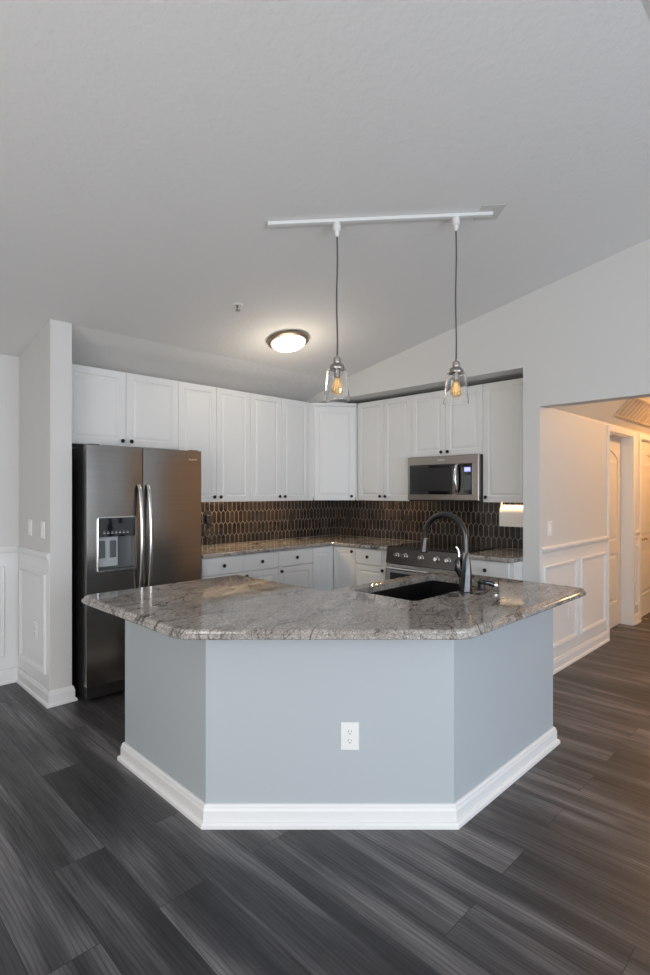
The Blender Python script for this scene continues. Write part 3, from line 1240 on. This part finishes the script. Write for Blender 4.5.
# phone charger outlet beside the fridge
ch = thing('wall_charger', 'black plug-in charger with dangling cord on the tile beside the refrigerator', 'charger', tuple(FAt(2.80, 0, 1.00)))
bm = BM()
FAt.box(bm, 2.765, 2.84, 0, 0.006, 1.14, 1.27)
bev(bm, 0.002)
build('cover_plate', bm, M_BLACK, ch)
bm = BM()
FAt.box(bm, 2.775, 2.83, 0.006, 0.05, 1.155, 1.23)
bev(bm, 0.006)
build('plug', bm, M_BLACK, ch)
bm = BM()
pp = []
for k in range(30):
    a = k / 29
    pp.append(FAt(2.80 + 0.045 * math.sin(a * 9.0) - 0.01, 0.035 + 0.012 * math.cos(a * 14), 1.16 - 0.20 * a))
tube(bm, pp, 0.007, 8)
build('cord', bm, M_BLACK, ch, True)

# ------------------------------------------------------------------ refrigerator
yF = 3.72
Ff = FA(yF)
rf = thing('refrigerator', 'stainless side-by-side refrigerator with dark sides and in-door dispenser', 'refrigerator', (1.87, 4.05, 0))
fx0, fx1, fm = 1.418, 2.316, 1.822
bm = BM()
box(bm, fx0 + 0.006, fx1 - 0.006, yF + 0.075, YA - 0.02, 0.03, 1.765)
build('body', bm, M_SIDE, rf)


def curved_slab(bm, u0, u1, z0, z1, th, bulge, hole_=None, nu=10, nz=1):
    """door with a slightly rounded front; hole_ = (u0,u1,z0,z1) recess left open"""
    um, hw = (u0 + u1) / 2, (u1 - u0) / 2

    def dd(u):
        t_ = abs(u - um) / hw
        e_ = 0.0 if t_ < 0.93 else ((t_ - 0.93) / 0.07) ** 2 * 0.010
        return bulge * (1 - t_ * t_) - e_ * 0.0
    us = [u0 + (u1 - u0) * k / nu for k in range(nu + 1)] + [um - hw * 0.97, um - hw * 0.93, um + hw * 0.97, um + hw * 0.93]
    zs = [z0, z1]
    if hole_:
        us += [hole_[0], hole_[1]]
        zs += [hole_[2], hole_[3]]
    us = sorted(set(round(x, 5) for x in us))
    zs = sorted(zs)
    V = [[bm.verts.new(Ff(u, dd(u), z)) for z in zs] for u in us]
    W = [[bm.verts.new(Ff(u, -th, z)) for z in zs] for u in us]
    for i in range(len(us) - 1):
        for j in range(len(zs) - 1):
            if hole_ and hole_[0] - 1e-4 <= us[i] < hole_[1] - 1e-4 and hole_[2] - 1e-4 <= zs[j] < hole_[3] - 1e-4:
                continue
            bm.faces.new((V[i][j], V[i + 1][j], V[i + 1][j + 1], V[i][j + 1]))
        for j in range(len(zs) - 1):
            bm.faces.new((W[i][j], W[i][j + 1], W[i + 1][j + 1], W[i + 1][j]))
        bm.faces.new((V[i][0], W[i][0], W[i + 1][0], V[i + 1][0]))
        bm.faces.new((V[i][-1], V[i + 1][-1], W[i + 1][-1], W[i][-1]))
    for k in (0, -1):
        for j in range(len(zs) - 1):
            bm.faces.new((V[k][j], V[k][j + 1], W[k][j + 1], W[k][j]))


HX0, HX1, HZ0, HZ1 = 1.492, 1.760, 0.895, 1.270
bm = BM()
curved_slab(bm, fx0, fm - 0.003, 0.11, 1.775, 0.06, 0.006, (HX0, HX1, HZ0, HZ1))
dl = build('freezer_door', bm, M_STEEL, rf, True)
bm = BM()
curved_slab(bm, fm + 0.003, fx1, 0.11, 1.775, 0.06, 0.006, None)
dr = build('fridge_door', bm, M_STEEL, rf, True)
for uh, par in ((fm - 0.035, dl), (fm + 0.035, dr)):
    bm = BM()
    R = []
    N = 26
    for k in range(N + 1):
        s = k / N
        z = 1.505 - s * 0.80
        dist = 0.012 + 0.052 * math.sin(math.pi * s) ** 0.55 if 0 < s < 1 else 0.006
        hw = 0.0155
        R.append([bm.verts.new(Ff(uh + hw * math.cos(a), dist + 0.010 * math.sin(a), z)) for a in [2 * math.pi * q / 12 for q in range(12)]])
    join_rings(bm, R)
    build('handle', bm, M_STEEL2, par, True, 'bowed vertical bar handle')
# dispenser
bm = BM()
R = []
for ins, d in ((0, 0.002), (0, 0.012), (0.004, 0.014), (0.010, 0.014), (0.012, 0.010), (0.012, -0.055)):
    R.append([bm.verts.new(Ff(p[0], d, p[1])) for p in [(q.x, q.y) for q in offset_loop(rounded([(HX0 - 0.008, HZ0 - 0.008), (HX1 + 0.008, HZ0 - 0.008), (HX1 + 0.008, HZ1 + 0.008), (HX0 - 0.008, HZ1 + 0.008)], [0.018] * 4, 4), ins)]])
for a, b in zip(R, R[1:]):
    for i in range(len(a)):
        j = (i + 1) % len(a)
        bm.faces.new((a[i], a[j], b[j], b[i]))
disp = build('dispenser', bm, M_STEEL2, rf, True, 'bright rim of the ice and water dispenser')
bm = BM()
Ff.box(bm, HX0 + 0.004, HX1 - 0.004, 0.0, 0.010, 1.135, HZ1 - 0.004)
build('control_panel', bm, M_GLASSB, disp, label='black control panel')
bm = BM()
for k in range(7):
    Ff.box(bm, HX0 + 0.035 + k * 0.028, HX0 + 0.050 + k * 0.028, 0.010, 0.0105, 1.158, 1.164)
    Ff.box(bm, HX0 + 0.038 + k * 0.028, HX0 + 0.047 + k * 0.028, 0.010, 0.0105, 1.170, 1.173)
build('button_marks', bm, M_GREY, disp)
bm = BM()
Ff.box(bm, HX0 + 0.002, HX1 - 0.002, -0.058, -0.054, HZ0, HZ1)
build('recess', bm, M_DGREY, disp)
bm = BM()
Ff.box(bm, HX0 + 0.006, HX0 + 0.155, -0.054, -0.030, 0.925, 1.133)
build('back_plate', bm, M_GREY, disp)
for k in range(2):
    bm = BM()
    Ff.box(bm, HX0 + 0.018 + k * 0.078, HX0 + 0.062 + k * 0.078, -0.030, -0.018, 0.985, 1.105)
    bev(bm, 0.004)
    build('paddle', bm, M_DGREY, disp)
bm = BM()
Ff.box(bm, HX0 + 0.006, HX1 - 0.006, -0.054, 0.004, HZ0 + 0.002, HZ0 + 0.012)
build('drip_tray', bm, M_DGREY, disp)
bm = BM()
box(bm, fx0 + 0.01, fx1 - 0.01, yF + 0.02, yF + 0.07, 0.02, 0.105)
build('kick_grille', bm, M_SIDE, rf)
for xx in (fx0 + 0.02, fx1 - 0.09):
    bm = BM()
    box(bm, xx, xx + 0.07, yF + 0.01, yF + 0.11, 1.776, 1.782)
    build('hinge_cover', bm, M_BLACK, rf)
bm = BM()
for k, (a_, h_) in enumerate(((0, 0.010), (0.009, 0.014), (0.018, 0.008), (0.027, 0.008), (0.036, 0.014), (0.045, 0.010), (0.054, 0.008), (0.063, 0.014))):
    Ff.box(bm, 2.20 + a_, 2.2045 + a_, 0.0, 0.0065, 1.700, 1.700 + h_)
build('badge', bm, M_CHROME, dr, label='small chrome maker badge')
for xx in (fx0 + 0.05, fx1 - 0.08):
    for yy in (yF + 0.10, YA - 0.10):
        bm = BM()
        box(bm, xx, xx + 0.03, yy, yy + 0.03, 0, 0.03)
        build('foot', bm, M_BLACK, rf)

# ------------------------------------------------------------------ range
rg = thing('kitchen_range', 'stainless slide-in electric range with black glass cooktop and front knobs', 'range', (4.2, 2.69, 0))
ry0, ry1 = 2.308, 3.078
xr = 3.90
Fr = FB(xr)
bm = BM()
box(bm, xr + 0.02, XB - 0.012, ry0, ry1, 0.05, 0.925)
build('body', bm, M_SIDE, rg)
bm = BM()
box(bm, xr - 0.005, XB - 0.012, ry0 - 0.002, ry1 + 0.002, 0.941, 0.949)
ct = build('cooktop', bm, M_GLASSB, rg, label='black glass cooktop')
for (cx, cy, r) in ((4.08, 2.50, 0.095), (4.08, 2.90, 0.11), (4.38, 2.50, 0.08), (4.38, 2.88, 0.075)):
    bm = BM()
    lathe(bm, (cx, cy, 0.949), [(r - 0.002, 0), (r - 0.002, 0.0004), (r, 0.0004), (r, 0.0)], cap=False)
    build('burner_ring', bm, M_DGREY, ct)
# control panel, slanted
bm = BM()
hexa(bm, [(xr - 0.030, ry0, 0.80), (xr + 0.02, ry0, 0.80), (xr + 0.02, ry1, 0.80), (xr - 0.030, ry1, 0.80),
          (xr - 0.002, ry0, 0.940), (xr + 0.02, ry0, 0.940), (xr + 0.02, ry1, 0.940), (xr - 0.002, ry1, 0.940)])
cp = build('control_panel', bm, M_STEELD, rg)
nk = Vector((-0.14, 0, 0.028)).normalized()
Mk = nk.to_track_quat('Z', 'Y').to_matrix()
for yk in (2.955, 2.862, 2.69, 2.53, 2.42):
    bm = BM()
    cpt = Vector((xr - 0.0163, yk, 0.8725)) + nk * 0.0005
    lathe(bm, cpt, [(0.026, 0), (0.026, 0.006), (0.021, 0.010), (0.019, 0.034), (0.016, 0.038), (0, 0.038)], 20, Mk)
    build('knob', bm, M_CHROME, cp, True, 'chrome burner knob')
bm = BM()
Fr.box(bm, ry0 + 0.003, ry1 - 0.003, -0.02, 0.022, 0.22, 0.793)
bev(bm, 0.003)
od = build('oven_door', bm, M_STEEL2, rg)
bm = BM()
Fr.box(bm, ry0 + 0.045, ry1 - 0.045, 0.022, 0.024, 0.30, 0.715)
build('window', bm, M_GLASSB, od, label='black oven window')
bm = BM()
tube(bm, [Fr(ry0 + 0.04, 0.058, 0.757), Fr(ry1 - 0.04, 0.058, 0.757)], 0.012, 14)
for u in (ry0 + 0.07, ry1 - 0.07):
    Fr.box(bm, u - 0.01, u + 0.01, 0.022, 0.05, 0.747, 0.767)
build('handle', bm, M_CHROME, od, True)
bm = BM()
Fr.box(bm, ry0 + 0.003, ry1 - 0.003, -0.02, 0.020, 0.06, 0.212)
bev(bm, 0.003)
build('drawer', bm, M_STEEL, rg)
for yy in (ry0 + 0.05, ry1 - 0.08):
    for xx in (xr + 0.06, XB - 0.10):
        bm = BM()
        box(bm, xx, xx + 0.03, yy, yy + 0.03, 0, 0.05)
        build('foot', bm, M_BLACK, rg)

# ------------------------------------------------------------------ microwave
xm = 4.192
Fm = FB(xm)
my0, my1, mz0, mz1 = 2.314, 3.066, 1.362, 1.779
mw = thing('microwave_oven', 'stainless over-the-range microwave hanging under the wall cabinet', 'microwave', (4.39, 2.69, mz0))
bm = BM()
box(bm, xm + 0.03, XB - 0.012, my0, my1, mz0, mz1)
build('body', bm, M_SIDE, mw)
bm = BM()
Fm.rings(bm, my0, my1, mz0 + 0.012, mz1, [(0, -0.03), (0, -0.004), (0.005, 0.0)])
fr = build('front_frame', bm, M_STEELW, mw)
bm = BM()
Fm.rings(bm, my0 + 0.055, my1 - 0.028, mz0 + 0.065, mz1 - 0.075, [(0, 0.0), (0, 0.003), (0.004, 0.005)])
gl = build('door_glass', bm, M_GLASSB, mw, label='black glass door and control panel')
bm = BM()
Fm.box(bm, my0 + 0.26, my1 - 0.06, 0.005, 0.0055, mz0 + 0.095, mz1 - 0.105)
build('window_screen', bm, M_SCREEN, gl)
bm = BM()
R = []
for k in range(21):
    s = k / 20
    z = mz0 + 0.078 + s * 0.262
    dist = 0.010 + 0.040 * math.sin(math.pi * s) ** 0.6 if 0 < s < 1 else 0.006
    R.append([bm.verts.new(Fm(my0 + 0.205 + 0.014 * math.cos(a), dist + 0.008 * math.sin(a), z)) for a in [2 * math.pi * q / 12 for q in range(12)]])
join_rings(bm, R)
build('handle', bm, M_CHROME, mw, True, 'curved chrome handle')
bm = BM()
Fm.box(bm, my0 + 0.075, my0 + 0.135, 0.005, 0.006, mz1 - 0.150, mz1 - 0.110)
dp = build('display', bm, M_BLUE, gl, label='blue lit display')
bm = BM()
u = my0 + 0.124
for gx in (0, 0.013, 0.024, 0.037):
    uu = u - gx
    if gx == 0.013:
        Fm.box(bm, uu - 0.0015, uu, 0.006, 0.0064, mz1 - 0.126, mz1 - 0.123)
        Fm.box(bm, uu - 0.0015, uu, 0.006, 0.0064, mz1 - 0.137, mz1 - 0.134)
        continue
    Fm.box(bm, uu - 0.002, uu, 0.006, 0.0064, mz1 - 0.139, mz1 - 0.121)
    Fm.box(bm, uu - 0.008, uu, 0.006, 0.0064, mz1 - 0.123, mz1 - 0.121)
    Fm.box(bm, uu - 0.008, uu, 0.006, 0.0064, mz1 - 0.131, mz1 - 0.129)
build('digits', bm, M_SEG, dp)
bm = BM()
Fm.box(bm, my0 + 0.074, my0 + 0.138, 0.0049, 0.0052, mz1 - 0.31, mz1 - 0.18)
for r_ in range(5):
    for c_ in range(3):
        Fm.box(bm, my0 + 0.078 + c_ * 0.022, my0 + 0.088 + c_ * 0.022, 0.005, 0.0055, mz1 - 0.19 - r_ * 0.028, mz1 - 0.186 - r_ * 0.028)
build('keypad_marks', bm, M_DGREY, gl)
bm = BM()
for k in range(8):
    Fm.box(bm, 2.72 - k * 0.009, 2.7245 - k * 0.009, 0.0, 0.0012, mz1 - 0.042, mz1 - 0.042 + (0.012 if k in (0, 3, 7) else 0.007))
build('badge', bm, M_CHROME, fr, label='small chrome maker badge')

# ------------------------------------------------------------------ paper towel
pt = thing('paper_towel_roll', 'white paper towel roll on a holder under the right wall cabinet', 'paper towel', (4.40, 2.04, 1.155))
bm = BM()
cz_ = 1.262
R = []
for yy, rr in ((1.90, 0.02), (1.90, 0.076), (2.19, 0.076), (2.19, 0.02)):
    R.append([bm.verts.new((4.40 + rr * math.cos(a), yy, cz_ + rr * math.sin(a))) for a in [2 * math.pi * k / 32 for k in range(32)]])
R.append(R[0])
join_rings(bm, R, cap=False)
build('roll', bm, M_PAPER, pt, True)
bm = BM()
box(bm, 4.322, 4.324, 1.90, 2.19, 1.155, cz_)
build('loose_sheet', bm, M_PAPER, pt)
bm = BM()
tube(bm, [(4.40, 1.875, cz_), (4.40, 2.21, cz_)], 0.01)
box(bm, 4.39, 4.41, 1.872, 1.880, cz_, 1.391)
box(bm, 4.39, 4.41, 2.202, 2.21, cz_, 1.391)
build('holder', bm, M_PLATE, pt)

# ------------------------------------------------------------------ under cabinet lights


def led(F, u0, u1, d, label, step, size):
    t_ = thing('under_cabinet_light', label, 'light', tuple(F((u0 + u1) / 2, d, ZU + 0.021)), 'slim warm light bars under the wall cabinets')
    bm = BM()
    F.box(bm, u0, u1, d - 0.012, d + 0.012, ZU + 0.024, ZU + 0.0315)
    build('housing', bm, M_WHITEMETAL, t_)
    u = u0 + 0.02
    while u < u1 - 0.01:
        bm = BM()
        F.box(bm, u, u + size, d - size / 2, d + size / 2, ZU + 0.021, ZU + 0.0238)
        build('led', bm, M_LED, t_)
        u += step
    return t_


led(Fu, 2.40, 3.80, -0.035, 'slim warm light bar under the cabinets on the refrigerator wall', 0.045, 0.014)
led(Fv, 3.12, 3.74, -0.13, 'slim warm light bar under the cabinets between corner and microwave', 0.06, 0.011)
led(Fv, 1.90, 2.28, -0.06, 'slim warm light bar above the paper towels', 0.06, 0.011)

# ------------------------------------------------------------------ pendants and track
tv = Vector((1.005, -0.767, 0)).normalized()
T0, T1 = Vector((1.835, 2.259)), Vector((2.84, 1.493))


def tz(p):
    return ceil_z(p[1])


tr = thing('track_rail', 'white ceiling track rail with square end plate above the island', 'track rail', (T0.x / 2 + T1.x / 2, T0.y / 2 + T1.y / 2, tz((T0 + T1) / 2) - 0.03))
td = Vector((T1.x - T0.x, T1.y - T0.y, tz(T1) - tz(T0)))
tdn = td.normalized()
cn = Vector((0, -0.186, -1)).normalized()         # ceiling normal pointing into the room
sd_ = tdn.cross(cn).normalized()


def track_box(bm, a_, b_, w_, d0, d1):
    o0 = Vector((T0.x, T0.y, tz(T0)))
    P_ = []
    for dd in (d0, d1):
        for s_, t_ in ((a_, -w_), (b_, -w_), (b_, w_), (a_, w_)):
            P_.append(o0 + tdn * s_ + sd_ * t_ + cn * dd)
    hexa(bm, P_)


bm = BM()
track_box(bm, 0, td.length + 0.01, 0.0125, 0.003, 0.022)
bev(bm, 0.002)
build('rail', bm, M_WHITEMETAL, tr)
bm = BM()
track_box(bm, -0.012, -0.001, 0.014, 0.002, 0.024)
build('end_cap', bm, M_WHITEMETAL, tr)
bm = BM()
track_box(bm, td.length - 0.075, td.length + 0.065, 0.065, 0.0005, 0.0035)
build('canopy_plate', bm, M_CANOPY, tr)


def pendant(px_, py_):
    pz = ceil_z(py_)
    base = 1.955
    t_ = thing('pendant_light', 'x', 'pendant light', (px_, py_, base), 'clear glass pendants over the island')
    c0 = (px_, py_, base)
    bm = BM()
    # adapter on the track
    lathe(bm, (px_, py_, pz), [(0, -0.024), (0.020, -0.024), (0.022, -0.062), (0.014, -0.070), (0.012, -0.095), (0.006, -0.100), (0, -0.100)], 20)
    build('track_adapter', bm, M_WHITEMETAL, t_, True, 'white adapter clipped to the track')
    bm = BM()
    top, bot = pz - 0.098, base + 0.243
    path = []
    for k in range(25):
        s = k / 24
        path.append((px_ + 0.0015 * math.sin(s * 9), py_ - 0.0015 * math.sin(s * 9), top + (bot - top) * s))
    tube(bm, path, 0.0045, 8)
    build('cord', bm, M_CORD, t_, True, 'thin grey cord')
    bm = BM()
    lathe(bm, c0, [(0.0, 0.252), (0.007, 0.252), (0.009, 0.240), (0.021, 0.236), (0.023, 0.228), (0.021, 0.222), (0.023, 0.216), (0.021, 0.208), (0.034, 0.200), (0.041, 0.190), (0.043, 0.178), (0.040, 0.172), (0.0, 0.172)], 28)
    build('cap', bm, M_NICKEL, t_, True, 'stepped nickel cap')
    bm = BM()
    lathe(bm, c0, [(0.018, 0.1715), (0.018, 0.130), (0.015, 0.128), (0, 0.128)], 20)
    build('socket', bm, M_NICKEL, t_, True)
    bm = BM()
    t2 = 0.003
    prof_ = [(0.042, 0.174), (0.052, 0.172), (0.056, 0.166), (0.064, 0.080), (0.071, 0.004), (0.0705, 0.0),
             (0.0675, 0.0), (0.068, 0.004), (0.061, 0.080), (0.053, 0.164), (0.050, 0.169), (0.042, 0.171)]
    R = [[bm.verts.new((px_ + r * math.cos(2 * math.pi * k / 40), py_ + r * math.sin(2 * math.pi * k / 40), base + z)) for k in range(40)] for r, z in prof_]
    R.append(R[0])
    join_rings(bm, R, cap=False)
    build('glass_shade', bm, M_GLASS, t_, True, 'clear tapered glass shade')
    bm = BM()
    lathe(bm, c0, [(0.0, 0.034), (0.014, 0.036), (0.026, 0.044), (0.032, 0.056), (0.031, 0.078), (0.023, 0.104), (0.014, 0.126), (0.0, 0.127)], 24)
    bb = build('bulb', bm, M_AMBER, t_, True, 'amber filament bulb')
    bm = BM()
    for k in range(4):
        a = math.pi / 4 + k * math.pi / 2
        tube(bm, [(px_ + 0.006 * math.cos(a), py_ + 0.006 * math.sin(a), base + 0.115), (px_ + 0.011 * math.cos(a), py_ + 0.011 * math.sin(a), base + 0.055)], 0.0012, 6)
    build('filament', bm, M_FIL, bb)
    return t_


p = pendant(2.129, 2.035)
p['label'] = 'clear glass pendant hanging over the island, the left one near the middle of the track'
p = pendant(2.675, 1.618)
p['label'] = 'clear glass pendant hanging over the island, the right one near the track end plate'

# ------------------------------------------------------------------ ceiling fixtures
qt = cn.to_track_quat('Z', 'Y').to_matrix()
lc = Vector((2.90, 3.335, ceil_z(3.335)))
cl_ = thing('ceiling_light', 'round flush ceiling light with bronze ring and glowing diffuser', 'ceiling light', tuple(lc))
bm = BM()
lathe(bm, lc, [(0.0, 0.0005), (0.165, 0.0005), (0.175, 0.012), (0.172, 0.028), (0.150, 0.036), (0.144, 0.034)], 48, qt)
build('ring', bm, M_RING, cl_, True, 'bronze metal ring')
bm = BM()
lathe(bm, lc, [(0.144, 0.034), (0.138, 0.050), (0.115, 0.068), (0.075, 0.082), (0.035, 0.088), (0.0, 0.089)], 48, qt)
build('diffuser', bm, M_DOME, cl_, True, 'glowing white diffuser')
point_light('ceiling_light_glow', tuple(lc + cn * 0.32), 6, (1.0, 0.86, 0.68), 0.10)

lc2 = Vector((2.21, 3.084, ceil_z(3.084)))
sp = thing('fire_sprinkler', 'small sprinkler head in a round white plate on the ceiling', 'sprinkler', tuple(lc2))
bm = BM()
lathe(bm, lc2, [(0.0, 0.0005), (0.040, 0.0005), (0.040, 0.004), (0.030, 0.008), (0.018, 0.004), (0.0, 0.004)], 28, qt)
build('escutcheon', bm, M_WHITEMETAL, sp, True)
bm = BM()
lathe(bm, lc2, [(0.0, 0.004), (0.009, 0.004), (0.009, 0.020), (0.004, 0.022), (0.004, 0.036), (0.018, 0.038), (0.018, 0.041), (0.0, 0.041)], 20, qt)
build('deflector', bm, M_NICKEL, sp, True)

# ------------------------------------------------------------------ hall lamps (above the frame)
for k, (hx, hy, pw, hc) in enumerate(((4.95, 0.75, 9, (1.0, 0.66, 0.36)), (6.9, 0.75, 72, (1.0, 0.52, 0.19)))):
    hl = thing('hall_ceiling_light', 'round flush light on the flat hall ceiling, %s' % ('nearer the kitchen' if k == 0 else 'farther down the hall'), 'ceiling light', (hx, hy, 2.75), 'hall ceiling lights')
    bm = BM()
    lathe(bm, (hx, hy, 2.7495), [(0.15, 0), (0.15, -0.02), (0.14, -0.03), (0, -0.03)], 32)
    build('ring', bm, M_NICKEL, hl, True)
    bm = BM()
    lathe(bm, (hx, hy, 2.7195), [(0.13, 0), (0.11, -0.03), (0.06, -0.05), (0, -0.055)], 32)
    build('diffuser', bm, M_DOME, hl, True)
    point_light('hall_light_glow', (hx, hy, 2.55), pw, hc, 0.12)
